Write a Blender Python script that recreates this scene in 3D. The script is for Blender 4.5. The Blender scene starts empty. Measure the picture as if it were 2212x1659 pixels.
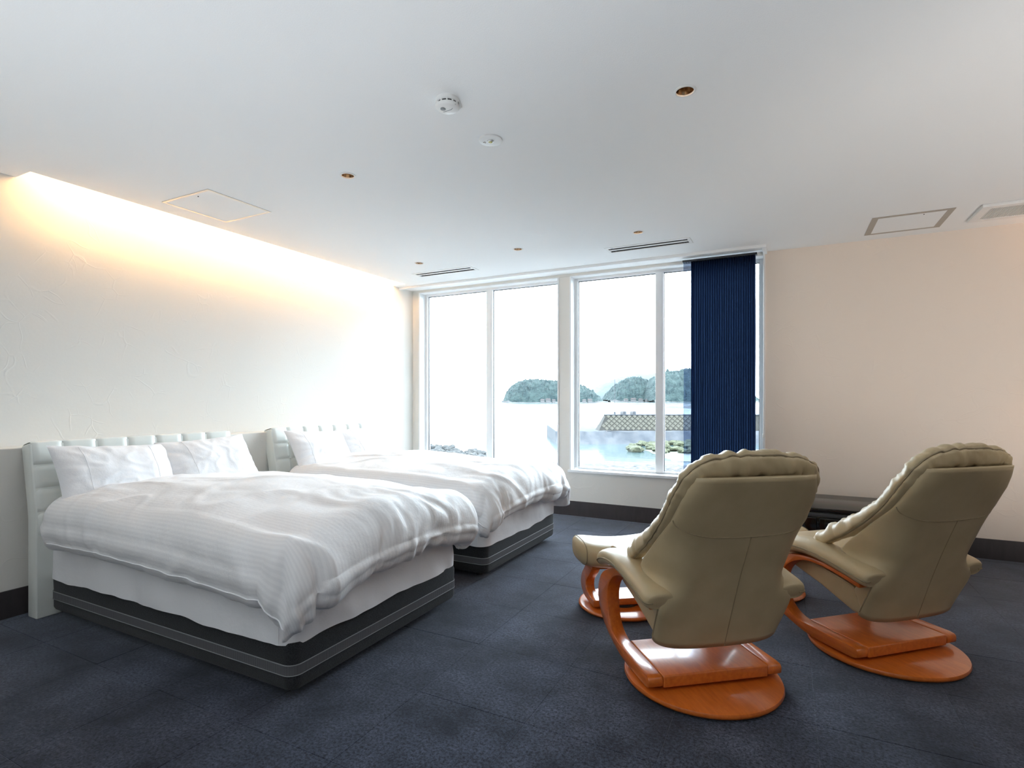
import bpy, bmesh, math, random
import numpy as np
from mathutils import Vector, Matrix

# ------------------------------------------------------------------ camera, sky, light, exposure
sc = bpy.context.scene
col = sc.collection
cam_d = bpy.data.cameras.new('camera'); cam = bpy.data.objects.new('camera', cam_d); col.objects.link(cam)
YAW = math.atan(594 / 1163)
cam.location = (0, 0, 1.25); cam.rotation_euler = (math.pi / 2, 0, YAW)
cam_d.sensor_width = 36; cam_d.lens = 1163 / 2212 * 36; cam_d.shift_y = 32.5 / 2212
cam_d.clip_end = 20000; cam_d.clip_start = .05
sc.camera = cam
sc.view_settings.view_transform = 'Standard'; sc.view_settings.look = 'None'
sc.view_settings.gamma = 1; sc.view_settings.use_curve_mapping = False
sc.view_settings.exposure = 0.2
sc.cycles.use_denoising = True
sc.cycles.max_bounces = 8; sc.cycles.diffuse_bounces = 6; sc.cycles.glossy_bounces = 4
sc.cycles.transparent_max_bounces = 16
sc.cycles.sample_clamp_indirect = 8
SKY = 17.
world = bpy.data.worlds.new('sky'); sc.world = world; world.use_nodes = True
wn = world.node_tree; wn.nodes['Background'].inputs[0].default_value = (.82, .92, 1, 1)
wn.nodes['Background'].inputs[1].default_value = SKY
def portal(x0, x1, z0, z1, y, rx=-math.pi / 2):
    l = bpy.data.lights.new('window_portal', 'AREA'); l.shape = 'RECTANGLE'; l.size = x1 - x0; l.size_y = z1 - z0
    l.cycles.is_portal = True
    o = bpy.data.objects.new('window_portal', l); col.objects.link(o)
    o.location = ((x0 + x1) / 2, y, (z0 + z1) / 2); o.rotation_euler = (rx, 0, 0)
portal(-4.07, -2.22, .49, 2.57, 5.66); portal(-2.07, -.19, .49, 2.57, 5.66)

# ------------------------------------------------------------------ helpers
rng = np.random.RandomState(7)
_perm = np.concatenate([rng.permutation(256)] * 2)
_grad = rng.normal(size=(256, 3)); _grad /= np.linalg.norm(_grad, axis=1)[:, None]
def pn(x, y, z=0.):
    x, y, z = np.broadcast_arrays(np.asarray(x, float), np.asarray(y, float), np.asarray(z, float))
    xi, yi, zi = np.floor(x).astype(int), np.floor(y).astype(int), np.floor(z).astype(int)
    xf, yf, zf = x - xi, y - yi, z - zi
    f = lambda t: t * t * t * (t * (t * 6 - 15) + 10)
    u, v, w = f(xf), f(yf), f(zf)
    def g(a, b, c):
        h = _perm[(_perm[(_perm[(xi + a) & 255] + yi + b) & 255] + zi + c) & 255]
        G = _grad[h]
        return G[..., 0] * (xf - a) + G[..., 1] * (yf - b) + G[..., 2] * (zf - c)
    L = lambda t, a, b: a + t * (b - a)
    return 1.6 * L(w, L(v, L(u, g(0,0,0), g(1,0,0)), L(u, g(0,1,0), g(1,1,0))), L(v, L(u, g(0,0,1), g(1,0,1)), L(u, g(0,1,1), g(1,1,1))))
def sstep(a, b, x):
    t = np.clip((np.asarray(x, float) - a) / (b - a), 0, 1); return t * t * (3 - 2 * t)
def ridge(x, y, z=0.):
    return 1 - np.abs(pn(x, y, z)) * 2

def tag(o, label=None, cat=None, group=None, kind=None):
    if label: o['label'] = label
    if cat: o['category'] = cat
    if group: o['group'] = group
    if kind: o['kind'] = kind
    return o
def empty(name, loc=(0, 0, 0), rz=0):
    o = bpy.data.objects.new(name, None); col.objects.link(o); o.location = loc; o.rotation_euler = (0, 0, rz)
    o.empty_display_size = .1
    return o
def link(name, me, m, parent=None):
    o = bpy.data.objects.new(name, me); col.objects.link(o)
    if m is not None and not me.materials: me.materials.append(m)
    if parent is not None: o.parent = parent
    return o
class MB:
    def __init__(s): s.v = []; s.f = []; s.uv = None
    def add(s, v, f):
        n = len(s.v); s.v += [tuple(map(float, p)) for p in v]; s.f += [tuple(i + n for i in q) for q in f]; return s
    def box(s, x0, x1, y0, y1, z0, z1):
        return s.add([(x, y, z) for z in (z0, z1) for y in (y0, y1) for x in (x0, x1)],
                     [(0,2,3,1), (4,5,7,6), (0,1,5,4), (2,6,7,3), (0,4,6,2), (1,3,7,5)])
    def grid(s, P, cu=False, cv=False, flip=False):
        P = np.asarray(P); nu, nv = P.shape[:2]; f = []
        for i in range(nu if cu else nu - 1):
            for j in range(nv if cv else nv - 1):
                a, b, c, d = i*nv+j, ((i+1)%nu)*nv+j, ((i+1)%nu)*nv+(j+1)%nv, i*nv+(j+1)%nv
                f.append((a, d, c, b) if flip else (a, b, c, d))
        return s.add(P.reshape(-1, 3), f)
    def lathe(s, prof, n=32, c=(0, 0, 0), caps=True):
        P = np.array([[(c[0] + r*math.cos(2*math.pi*k/n), c[1] + r*math.sin(2*math.pi*k/n), c[2] + z) for k in range(n)] for r, z in prof])
        b = len(s.v); s.grid(P, cv=True, flip=True)
        if caps:
            m = len(prof); s.f.append(tuple(b + k for k in range(n))[::-1]); s.f.append(tuple(b + (m-1)*n + k for k in range(n)))
        return s
    def tube(s, path, r, n=8, closed=False):
        path = np.asarray(path, float); m = len(path); r = np.broadcast_to(np.asarray(r, float), (m,))
        if closed: T = np.roll(path, -1, 0) - np.roll(path, 1, 0)
        else: T = np.gradient(path, axis=0)
        T /= np.linalg.norm(T, axis=1)[:, None] + 1e-9
        up = np.array([0, 0, 1.]) if abs(T[0][2]) < .9 else np.array([1., 0, 0])
        N = np.cross(T[0], up); N /= np.linalg.norm(N); P = []
        for i in range(m):
            N = N - T[i] * (N @ T[i]); N /= np.linalg.norm(N) + 1e-9; B = np.cross(T[i], N)
            P.append([path[i] + r[i] * (math.cos(2*math.pi*k/n) * N + math.sin(2*math.pi*k/n) * B) for k in range(n)])
        b = len(s.v); s.grid(P, cu=closed, cv=True)
        if not closed:
            s.f.append(tuple(b + k for k in range(n))); s.f.append(tuple(b + (m-1)*n + k for k in range(n))[::-1])
        return s
    def mesh(s, name, smooth=40, bevel=0, seg=2, ang=35, recalc=True):
        me = bpy.data.meshes.new(name); me.from_pydata(s.v, [], s.f); me.update()
        if bevel or recalc:
            bm = bmesh.new(); bm.from_mesh(me)
            if bevel:
                bm.normal_update()
                es = [e for e in bm.edges if len(e.link_faces) == 2 and e.calc_face_angle(0) > math.radians(ang)]
                bmesh.ops.bevel(bm, geom=es, offset=bevel, segments=seg, profile=.5, affect='EDGES', clamp_overlap=True)
            if recalc: bmesh.ops.recalc_face_normals(bm, faces=bm.faces)
            bm.to_mesh(me); bm.free()
        if smooth:
            me.polygons.foreach_set('use_smooth', [True] * len(me.polygons)); me.set_sharp_from_angle(angle=math.radians(smooth))
        return me
    def obj(s, name, m, parent=None, **k): return link(name, s.mesh(name, **k), m, parent)
def prism(poly, x0, x1):                      # polygon in the (y, z) plane, extruded along x
    n = len(poly); m = MB()
    m.add([(x0, y, z) for y, z in poly] + [(x1, y, z) for y, z in poly],
          [tuple(range(n))[::-1], tuple(range(n, 2*n))] + [(i, (i+1) % n, n + (i+1) % n, n + i) for i in range(n)])
    return m
def spline(pts, n):                            # Catmull-Rom through points of any dimension
    p = np.asarray(pts, float); p = np.vstack([2*p[0]-p[1], p, 2*p[-1]-p[-2]]); out = []
    for t in np.linspace(0, len(pts) - 1, n):
        i = min(int(t), len(pts) - 2); u = t - i; a, b, c, d = p[i:i+4]
        out.append(.5*((2*b) + (c-a)*u + (2*a-5*b+4*c-d)*u*u + (3*b-a-3*c+d)*u**3))
    return np.array(out)
def copy_tree(o, parent=None):
    c = o.copy(); col.objects.link(c); c.parent = parent
    for ch in o.children: copy_tree(ch, c)
    return c

# ------------------------------------------------------------------ materials
def nodes(name):
    m = bpy.data.materials.new(name); m.use_nodes = True; nt = m.node_tree
    return m, nt, nt.nodes['Principled BSDF']
def N(nt, typ, ins={}, **props):
    n = nt.nodes.new(typ)
    for k, v in props.items(): setattr(n, k, v)
    for k, v in ins.items():
        if hasattr(v, 'is_linked'): nt.links.new(v, n.inputs[k])
        else: n.inputs[k].default_value = v
    return n
def mat(name, c, rough=.5, metal=0, c2=None, scale=20, detail=3, bump=0, bscale=None, dist=.001, coat=0, spec=.5, sheen=0, stretch=None, contrast=(.35, .65)):
    m, nt, b = nodes(name)
    b.inputs['Base Color'].default_value = (*c, 1); b.inputs['Roughness'].default_value = rough; b.inputs['Metallic'].default_value = metal
    b.inputs['Coat Weight'].default_value = coat; b.inputs['Coat Roughness'].default_value = .15; b.inputs['Specular IOR Level'].default_value = spec
    b.inputs['Sheen Weight'].default_value = sheen
    tc = N(nt, 'ShaderNodeTexCoord'); vec = tc.outputs['Object']
    if stretch: vec = N(nt, 'ShaderNodeMapping', {'Vector': vec, 'Scale': stretch}).outputs[0]
    if c2 is not None:
        n = N(nt, 'ShaderNodeTexNoise', {'Vector': vec, 'Scale': scale, 'Detail': detail})
        r = N(nt, 'ShaderNodeMapRange', {'Value': n.outputs[0], 'From Min': contrast[0], 'From Max': contrast[1]})
        mx = N(nt, 'ShaderNodeMix', {0: r.outputs[0], 6: (*c, 1), 7: (*c2, 1)}, data_type='RGBA')
        nt.links.new(mx.outputs[2], b.inputs['Base Color'])
    if bump:
        n = N(nt, 'ShaderNodeTexNoise', {'Vector': vec, 'Scale': bscale or scale * 4, 'Detail': 3})
        bp = N(nt, 'ShaderNodeBump', {'Height': n.outputs[0], 'Strength': bump, 'Distance': dist}); nt.links.new(bp.outputs[0], b.inputs['Normal'])
    return m
M = {}
def wall_mat(name, c):                          # embossed trowelled wallpaper
    m, nt, b = nodes(name); b.inputs['Base Color'].default_value = (*c, 1); b.inputs['Roughness'].default_value = .75
    b.inputs['Specular IOR Level'].default_value = .25
    g = N(nt, 'ShaderNodeNewGeometry').outputs['Position']
    wrp = N(nt, 'ShaderNodeTexNoise', {'Vector': g, 'Scale': 2.2, 'Detail': 2})
    add = N(nt, 'ShaderNodeMix', {0: .35, 4: g, 5: wrp.outputs['Color']}, data_type='VECTOR')
    vor = N(nt, 'ShaderNodeTexVoronoi', {'Vector': add.outputs[1], 'Scale': 9.}, feature='DISTANCE_TO_EDGE')
    ln = N(nt, 'ShaderNodeMapRange', {'Value': vor.outputs['Distance'], 'From Min': 0., 'From Max': .035, 'To Min': 1., 'To Max': 0.})
    msk = N(nt, 'ShaderNodeTexNoise', {'Vector': g, 'Scale': 5., 'Detail': 2})
    mk = N(nt, 'ShaderNodeMapRange', {'Value': msk.outputs[0], 'From Min': .5, 'From Max': .62})
    mu = N(nt, 'ShaderNodeMath', {0: ln.outputs[0], 1: mk.outputs[0]}, operation='MULTIPLY')
    fine = N(nt, 'ShaderNodeTexNoise', {'Vector': g, 'Scale': 60., 'Detail': 3})
    su = N(nt, 'ShaderNodeMath', {0: fine.outputs[0], 1: .35, 2: mu.outputs[0]}, operation='MULTIPLY_ADD')
    bp = N(nt, 'ShaderNodeBump', {'Height': su.outputs[0], 'Strength': .22, 'Distance': .004}); nt.links.new(bp.outputs[0], b.inputs['Normal'])
    return m
M['wall'] = wall_mat('wall_paper_white', (.77, .745, .70))
M['wall_dark'] = mat('brown_wall_panel', (.16, .12, .09), .6, c2=(.12, .09, .07), scale=6, stretch=(6, 6, .6))
M['wall_beige'] = wall_mat('wall_paper_beige', (.86, .755, .66))
def ceil_mat():
    m, nt, b = nodes('ceiling_paper'); b.inputs['Base Color'].default_value = (.89, .90, .905, 1); b.inputs['Roughness'].default_value = .85
    b.inputs['Specular IOR Level'].default_value = .2
    g = N(nt, 'ShaderNodeNewGeometry').outputs['Position']
    n = N(nt, 'ShaderNodeTexNoise', {'Vector': g, 'Scale': 160., 'Detail': 4, 'Roughness': .7})
    bp = N(nt, 'ShaderNodeBump', {'Height': n.outputs[0], 'Strength': .35, 'Distance': .003}); nt.links.new(bp.outputs[0], b.inputs['Normal'])
    return m
M['ceiling'] = ceil_mat()
def carpet_mat():
    m, nt, b = nodes('carpet_pile'); b.inputs['Roughness'].default_value = .95; b.inputs['Specular IOR Level'].default_value = .15
    b.inputs['Sheen Weight'].default_value = .6; b.inputs['Sheen Roughness'].default_value = .35; b.inputs['Sheen Tint'].default_value = (.8, .87, 1, 1)
    g = N(nt, 'ShaderNodeNewGeometry').outputs['Position']
    big = N(nt, 'ShaderNodeTexNoise', {'Vector': g, 'Scale': 3.2, 'Detail': 5, 'Roughness': .62})
    fine = N(nt, 'ShaderNodeTexNoise', {'Vector': g, 'Scale': 85., 'Detail': 5, 'Roughness': .85})
    r1 = N(nt, 'ShaderNodeMapRange', {'Value': big.outputs[0], 'From Min': .33, 'From Max': .68})
    r2 = N(nt, 'ShaderNodeMapRange', {'Value': fine.outputs[0], 'From Min': .38, 'From Max': .64})
    c1 = N(nt, 'ShaderNodeMix', {0: r1.outputs[0], 6: (.006, .007, .013, 1), 7: (.044, .050, .074, 1)}, data_type='RGBA')
    c2 = N(nt, 'ShaderNodeMix', {0: r2.outputs[0], 6: (.05, .05, .06, 1), 7: (2.6, 2.6, 2.6, 1)}, data_type='RGBA')
    mu = N(nt, 'ShaderNodeMix', {0: 1., 6: c1.outputs[2], 7: c2.outputs[2]}, data_type='RGBA', blend_type='MULTIPLY')
    nt.links.new(mu.outputs[2], b.inputs['Base Color'])
    bp = N(nt, 'ShaderNodeBump', {'Height': fine.outputs[0], 'Strength': .35, 'Distance': .004}); nt.links.new(bp.outputs[0], b.inputs['Normal'])
    return m
M['carpet'] = carpet_mat()
M['frame'] = mat('white_painted_metal', (.86, .87, .88), .35, bump=.02, bscale=300)
M['white_plastic'] = mat('white_plastic', (.82, .82, .81), .4, c2=(.8, .8, .79), scale=8)
M['skirting'] = mat('dark_brown_skirting', (.045, .038, .040), .40, c2=(.055, .046, .048), scale=30, stretch=(1, 1, .2))
M['slot'] = mat('dark_slot', (.02, .02, .022), .7, c2=(.03, .03, .03), scale=30)
M['vane'] = mat('grey_vane', (.22, .24, .25), .45, c2=(.26, .27, .28), scale=20)
M['alu'] = mat('satin_aluminium', (.75, .75, .74), .35, .8, c2=(.7, .7, .69), scale=40)
M['bronze'] = mat('mirror_bronze', (.55, .42, .30), .12, 1., c2=(.5, .38, .27), scale=10)
M['taupe'] = mat('taupe_hatch_frame', (.42, .38, .33), .5, c2=(.40, .36, .31), scale=15)
M['vinyl'] = mat('white_vinyl_leather', (.80, .82, .78), .38, c2=(.77, .79, .75), scale=6, bump=.08, bscale=350, dist=.001)
M['leather'] = mat('cream_leather', (.52, .41, .245), .40, c2=(.46, .36, .21), scale=7, bump=.16, bscale=260, dist=.0015)
M['leather_seam'] = mat('leather_seam', (.30, .235, .14), .6, c2=(.26, .20, .12), scale=30)
def wood_mat(name='cherry_wood'):
    m, nt, b = nodes(name); b.inputs['Roughness'].default_value = .3; b.inputs['Coat Weight'].default_value = .5; b.inputs['Coat Roughness'].default_value = .12
    tc = N(nt, 'ShaderNodeTexCoord'); mp = N(nt, 'ShaderNodeMapping', {'Vector': tc.outputs['Object'], 'Scale': (9, 1.6, 9)})
    n1 = N(nt, 'ShaderNodeTexNoise', {'Vector': mp.outputs[0], 'Scale': 6., 'Detail': 6, 'Roughness': .65})
    r = N(nt, 'ShaderNodeMapRange', {'Value': n1.outputs[0], 'From Min': .3, 'From Max': .7})
    mx = N(nt, 'ShaderNodeMix', {0: r.outputs[0], 6: (.50, .105, .012, 1), 7: (.66, .165, .022, 1)}, data_type='RGBA')
    nt.links.new(mx.outputs[2], b.inputs['Base Color'])
    return m
M['wood'] = wood_mat()
M['black_gloss'] = mat('black_gloss_panel', (.008, .008, .009), .08, c2=(.012, .012, .013), scale=4)
M['black_top'] = mat('black_glass_top', (.012, .012, .012), .16, c2=(.016, .015, .015), scale=4)
M['grey_trim'] = mat('dark_grey_trim', (.05, .055, .06), .35, c2=(.06, .065, .07), scale=8)
def linen_mat(name, c, stripes=False):
    m, nt, b = nodes(name); b.inputs['Roughness'].default_value = .7; b.inputs['Sheen Weight'].default_value = .12
    b.inputs['Specular IOR Level'].default_value = .3
    tc = N(nt, 'ShaderNodeTexCoord')
    wv = N(nt, 'ShaderNodeTexNoise', {'Vector': tc.outputs['Object'], 'Scale': 500., 'Detail': 2})
    wr = N(nt, 'ShaderNodeTexNoise', {'Vector': tc.outputs['Object'], 'Scale': 22., 'Detail': 5, 'Roughness': .6})
    hh = N(nt, 'ShaderNodeMath', {0: wv.outputs[0], 1: .12, 2: wr.outputs[0]}, operation='MULTIPLY_ADD')
    bp = N(nt, 'ShaderNodeBump', {'Height': hh.outputs[0], 'Strength': .4, 'Distance': .006}); nt.links.new(bp.outputs[0], b.inputs['Normal'])
    if stripes:
        uv = N(nt, 'ShaderNodeAttribute', attribute_name='cloth_uv')
        sp = N(nt, 'ShaderNodeSeparateXYZ', {0: uv.outputs['Vector']})
        w = N(nt, 'ShaderNodeMath', {0: sp.outputs[1], 1: 2 * math.pi / .021}, operation='MULTIPLY')
        s = N(nt, 'ShaderNodeMath', {0: w.outputs[0]}, operation='SINE')
        r = N(nt, 'ShaderNodeMapRange', {'Value': s.outputs[0], 'From Min': -.25, 'From Max': .25})
        mx = N(nt, 'ShaderNodeMix', {0: r.outputs[0], 6: (c[0]*.95, c[1]*.95, c[2]*.955, 1), 7: (*c, 1)}, data_type='RGBA')
        nt.links.new(mx.outputs[2], b.inputs['Base Color'])
        rr = N(nt, 'ShaderNodeMapRange', {'Value': s.outputs[0], 'From Min': -.3, 'From Max': .3, 'To Min': .48, 'To Max': .75}); nt.links.new(rr.outputs[0], b.inputs['Roughness'])
    else: b.inputs['Base Color'].default_value = (*c, 1)
    return m
M['duvet'] = linen_mat('white_striped_cotton', (.86, .855, .865), True)
M['linen'] = linen_mat('white_cotton', (.85, .85, .87))
def mesh_fabric():
    m, nt, b = nodes('black_knit_fabric'); b.inputs['Roughness'].default_value = .9; b.inputs['Sheen Weight'].default_value = .15
    tc = N(nt, 'ShaderNodeTexCoord')
    v = N(nt, 'ShaderNodeTexVoronoi', {'Vector': tc.outputs['Object'], 'Scale': 130.}, feature='DISTANCE_TO_EDGE')
    r = N(nt, 'ShaderNodeMapRange', {'Value': v.outputs['Distance'], 'From Min': 0., 'From Max': .18})
    mx = N(nt, 'ShaderNodeMix', {0: r.outputs[0], 6: (.024, .027, .031, 1), 7: (.007, .008, .010, 1)}, data_type='RGBA')
    nt.links.new(mx.outputs[2], b.inputs['Base Color'])
    bp = N(nt, 'ShaderNodeBump', {'Height': v.outputs['Distance'], 'Strength': .5, 'Distance': .003}); nt.links.new(bp.outputs[0], b.inputs['Normal'])
    return m
M['base'] = mesh_fabric()
def webbing():
    m, nt, b = nodes('grey_webbing'); b.inputs['Roughness'].default_value = .8
    tc = N(nt, 'ShaderNodeTexCoord'); sp = N(nt, 'ShaderNodeSeparateXYZ', {0: tc.outputs['Object']})
    ad = N(nt, 'ShaderNodeMath', {0: sp.outputs[0], 1: sp.outputs[1]}, operation='ADD')
    w = N(nt, 'ShaderNodeMath', {0: ad.outputs[0], 1: 2 * math.pi / .006}, operation='MULTIPLY'); s = N(nt, 'ShaderNodeMath', {0: w.outputs[0]}, operation='SINE')
    r = N(nt, 'ShaderNodeMapRange', {'Value': s.outputs[0], 'From Min': -.6, 'From Max': .6})
    mx = N(nt, 'ShaderNodeMix', {0: r.outputs[0], 6: (.05, .05, .055, 1), 7: (.15, .15, .16, 1)}, data_type='RGBA')
    nt.links.new(mx.outputs[2], b.inputs['Base Color']); return m
M['web'] = webbing()
def curtain_mat(name, TRN):
    m, nt, b = nodes(name); b.inputs['Base Color'].default_value = (.018, .032, .075, 1); b.inputs['Roughness'].default_value = .75
    b.inputs['Specular IOR Level'].default_value = .1
    tc = N(nt, 'ShaderNodeTexCoord')
    n = N(nt, 'ShaderNodeTexNoise', {'Vector': N(nt, 'ShaderNodeMapping', {'Vector': tc.outputs['Object'], 'Scale': (60, 60, 1.5)}).outputs[0], 'Scale': 3., 'Detail': 2})
    mx = N(nt, 'ShaderNodeMix', {0: n.outputs[0], 6: (.004, .010, .032, 1), 7: (.012, .025, .062, 1)}, data_type='RGBA'); nt.links.new(mx.outputs[2], b.inputs['Base Color'])
    tl = N(nt, 'ShaderNodeBsdfTranslucent', {0: (.012, .024, .056, 1)}); ad = N(nt, 'ShaderNodeAddShader', {0: b.outputs[0], 1: tl.outputs[0]}); b = ad
    tr = N(nt, 'ShaderNodeBsdfTransparent', {0: (.62, .72, .9, 1)}); mix = N(nt, 'ShaderNodeMixShader', {0: TRN, 1: b.outputs[0], 2: tr.outputs[0]})
    nt.links.new(mix.outputs[0], nt.nodes['Material Output'].inputs[0]); return m
M['curtain'] = curtain_mat('navy_pleated_fabric', .0); M['sheer'] = curtain_mat('navy_sheer_fabric', .55)
def glass_mat():
    m, nt, b = nodes('window_glass'); nt.nodes.remove(b)
    tr = N(nt, 'ShaderNodeBsdfTransparent', {0: (.94, .965, .97, 1)}); gl = N(nt, 'ShaderNodeBsdfGlossy', {0: (1, 1, 1, 1), 'Roughness': 0.})
    fr = N(nt, 'ShaderNodeFresnel', {0: 1.45}); fm = N(nt, 'ShaderNodeMath', {0: fr.outputs[0], 1: .8}, operation='MULTIPLY')
    mix = N(nt, 'ShaderNodeMixShader', {0: fm.outputs[0], 1: tr.outputs[0], 2: gl.outputs[0]}); nt.links.new(mix.outputs[0], nt.nodes['Material Output'].inputs[0]); return m
M['glass'] = glass_mat()
def emit(name, c, s):
    m, nt, b = nodes(name); b.inputs['Base Color'].default_value = (*c, 1); b.inputs['Emission Color'].default_value = (*c, 1); b.inputs['Emission Strength'].default_value = s; return m
M['cove'] = emit('warm_led_strip', (1, .60, .27), 80)
M['lamp'] = emit('warm_lamp', (1, .72, .42), 14)
M['bulb'] = emit('warm_bulb', (1, .50, .20), 190)
M['led'] = mat('yellow_led_lens', (.75, .70, .25), .2, c2=(.8, .75, .4), scale=200)

# ------------------------------------------------------------------ room shell
XL, XR, YW, YB, ZC = -4.18, 3.4, 5.45, -2.6, 2.6
def struct(o): o['kind'] = 'structure'; return o
floor = struct(MB().box(XL - .2, XR + .2, YB - .2, YW + .2, -.2, -.006).obj('floor', M['slot'], smooth=0))
tile_me = None; rr = random.Random(3)
for i in range(-6, 11):
    for j in range(-10, 7):
        x0, y0 = -1.40 + .5 * i, 2.37 + .5 * j
        if x0 + .5 < XL or x0 > XR or y0 + .5 < YB or y0 > YW: continue
        a0, a1, b0, b1 = max(x0, XL), min(x0 + .5, XR), max(y0, YB), min(y0 + .5, YW)
        if a1 - a0 > .499 and b1 - b0 > .499:
            if tile_me is None: tile_me = MB().box(-.25, .25, -.25, .25, -.006, 0).mesh('carpet_tile', bevel=.0012, seg=1, smooth=0); tile_me.materials.append(M['carpet'])
            t = link('carpet_tile', tile_me, None, floor); t.location = (x0 + .25, y0 + .25, rr.uniform(-.0008, 0))
        else: MB().box(a0, a1, b0, b1, -.006, 0).obj('carpet_tile', M['carpet'], floor, bevel=.0012, seg=1, smooth=0)
ZT = 2.95
w = MB().box(XL - .2, XL, YB - .2, YW + .2, -.2, ZT)
w.box(XL, -3.965, YB, 4.40, 0, .966)
struct(w.obj('wall_left', M['wall'], bevel=.004, smooth=0))
w = MB().box(XL, -4.07, YW, YW + .2, -.2, ZT).box(-4.07, -.19, YW, YW + .2, -.2, .47).box(-2.22, -2.075, YW, YW + .2, .47, 2.57)
w.box(-4.07, -.19, YW, YW + .2, 2.571, ZT)
wall_window = struct(w.obj('wall_window', M['wall'], smooth=0))
struct(MB().box(-.19, XR + .2, YW, YW + .2, -.2, ZT).obj('wall_window_right', M['wall_beige'], smooth=0))
struct(MB().box(XR, XR + .2, YB - .2, YW, -.2, ZT).obj('wall_right', M['wall_dark'], smooth=0))
struct(MB().box(XL, XR, YB - .2, YB, -.2, ZT).obj('wall_back', M['wall'], smooth=0))
struct(MB().box(XL - .3, XR + .3, YB - .3, YW + .3, ZT, ZT + .1).obj('trim_roof_light_block', M['wall'], smooth=0))  # added unseen slab, keeps sky light from leaking in above the ceiling
struct(MB().box(-3.965, -3.953, YB, 4.40, 0, .157).obj('baseboard_left', M['skirting'], bevel=.002, smooth=0))
struct(MB().box(XL, XR, YW - .012, YW, 0, .157).obj('baseboard_window', M['skirting'], bevel=.002, smooth=0))
struct(MB().box(XR - .012, XR, YB, YW, 0, .157).obj('baseboard_right', M['skirting'], bevel=.002, smooth=0))
struct(MB().box(XL, XR, YB, YB + .012, 0, .157).obj('baseboard_back', M['skirting'], bevel=.002, smooth=0))

# ceiling with openings for cove slot, downlights and vents
DL = [(-.398, 2.445), (-2.362, 2.445), (-1.072, 4.34), (-2.156, 4.34), (-3.25, 4.34), (-.4, .5), (-2.36, .5), (1.6, 2.445), (1.6, .5), (-.4, -1.4), (-2.36, -1.4), (1.6, -1.4)]
VENTS = [(-3.235, 4.765), (-1.092, 4.765)]
cut = MB().box(XL - .01, -4.0, 1.545, 5.07, 2.55, 2.68)
for x, y in DL: cut.lathe([(.040, 2.55), (.040, 2.68)], 24, (x, y, 0))
for x, y in VENTS: cut.box(x - .345, x + .345, y - .065, y + .065, 2.55, 2.68)
cut_o = cut.obj('cutter', M['ceiling'], smooth=0)
ceil_o = MB().box(XL, XR, YB, YW, ZC, ZC + .022).obj('ceiling', M['ceiling'], smooth=0)
bo = ceil_o.modifiers.new('b', 'BOOLEAN'); bo.object = cut_o; bo.operation = 'DIFFERENCE'; bo.solver = 'EXACT'
dg = bpy.context.evaluated_depsgraph_get(); nm = bpy.data.meshes.new_from_object(ceil_o.evaluated_get(dg))
ceil_o.modifiers.clear(); old = ceil_o.data; ceil_o.data = nm; nm.name = 'ceiling'
bpy.data.objects.remove(cut_o); struct(ceil_o)
h = MB().box(-3.82, -3.80, 1.5, 5.12, 2.622, 2.78).box(XL, -3.80, 1.5, 5.12, 2.78, 2.80).box(XL, -3.82, 1.50, 1.52, 2.622, 2.78).box(XL, -3.82, 5.10, 5.12, 2.622, 2.78)
struct(h.obj('trim_cove', M['ceiling'], smooth=0))
o = MB().box(-3.985, -3.955, 1.62, 5.02, 2.70, 2.715).obj('cove_light', M['cove'], smooth=0)
tag(o, 'warm glowing light strip hidden in the ceiling slot above the beds', 'light')

# curtain box trim
t = MB().box(XL, -.16, 5.175, 5.21, 2.574, ZC).box(-.195, -.16, 5.21, YW, 2.574, ZC)
struct(t.obj('trim_1', M['frame'], bevel=.002, smooth=0))

# windows
def window(n, x0, x1, mx):
    y0, y1 = YW + .105, YW + .165; z0, z1 = .47, 2.57
    root = MB().box(x0, x0 + .04, y0, y1, z0 + .03, z1).box(x1 - .04, x1, y0, y1, z0 + .03, z1).box(x0 + .04, x1 - .04, y0, y1, z1 - .035, z1).box(x0 + .04, x1 - .04, y0, y1, z0 + .02, z0 + .04)
    root = struct(root.obj('window_%d' % n, M['frame'], bevel=.003, smooth=0))
    MB().box(mx - .04, mx + .04, y0 - .012, y1, z0 + .03, z1 - .03).obj('mullion', M['frame'], root, bevel=.004, smooth=0)
    for a, b in ((x0 + .04, mx - .04), (mx + .04, x1 - .04)):
        MB().box(a, b, y0 + .028, y0 + .034, z0 + .04, z1 - .035).obj('pane', M['glass'], root, smooth=0)
        g = MB().box(a, a + .006, y0 + .02, y0 + .042, z0 + .04, z1 - .035).box(b - .006, b, y0 + .02, y0 + .042, z0 + .04, z1 - .035).box(a, b, y0 + .02, y0 + .042, z1 - .041, z1 - .035)
        g.obj('gasket', M['grey_trim'], root, smooth=0)
    lin = MB().box(x0 - .012, x0 + .004, YW - .012, y0, z0, z1 - .004).box(x1 - .004, x1 + .012, YW - .012, y0, z0, z1 - .004).box(x0 - .012, x1 + .012, YW - .004, y0, z1 - .006, z1 + .003)
    lin.obj('window_lining', M['frame'], root, bevel=.002, smooth=0)
    MB().box(x0 - .03, x1 + .03, YW - .03, y1, z0 - .005, z0 + .022).obj('window_sill', M['frame'], root, bevel=.004, smooth=0)
window(1, -4.07, -2.22, -3.134); window(2, -2.07, -.19, -1.153)

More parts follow.
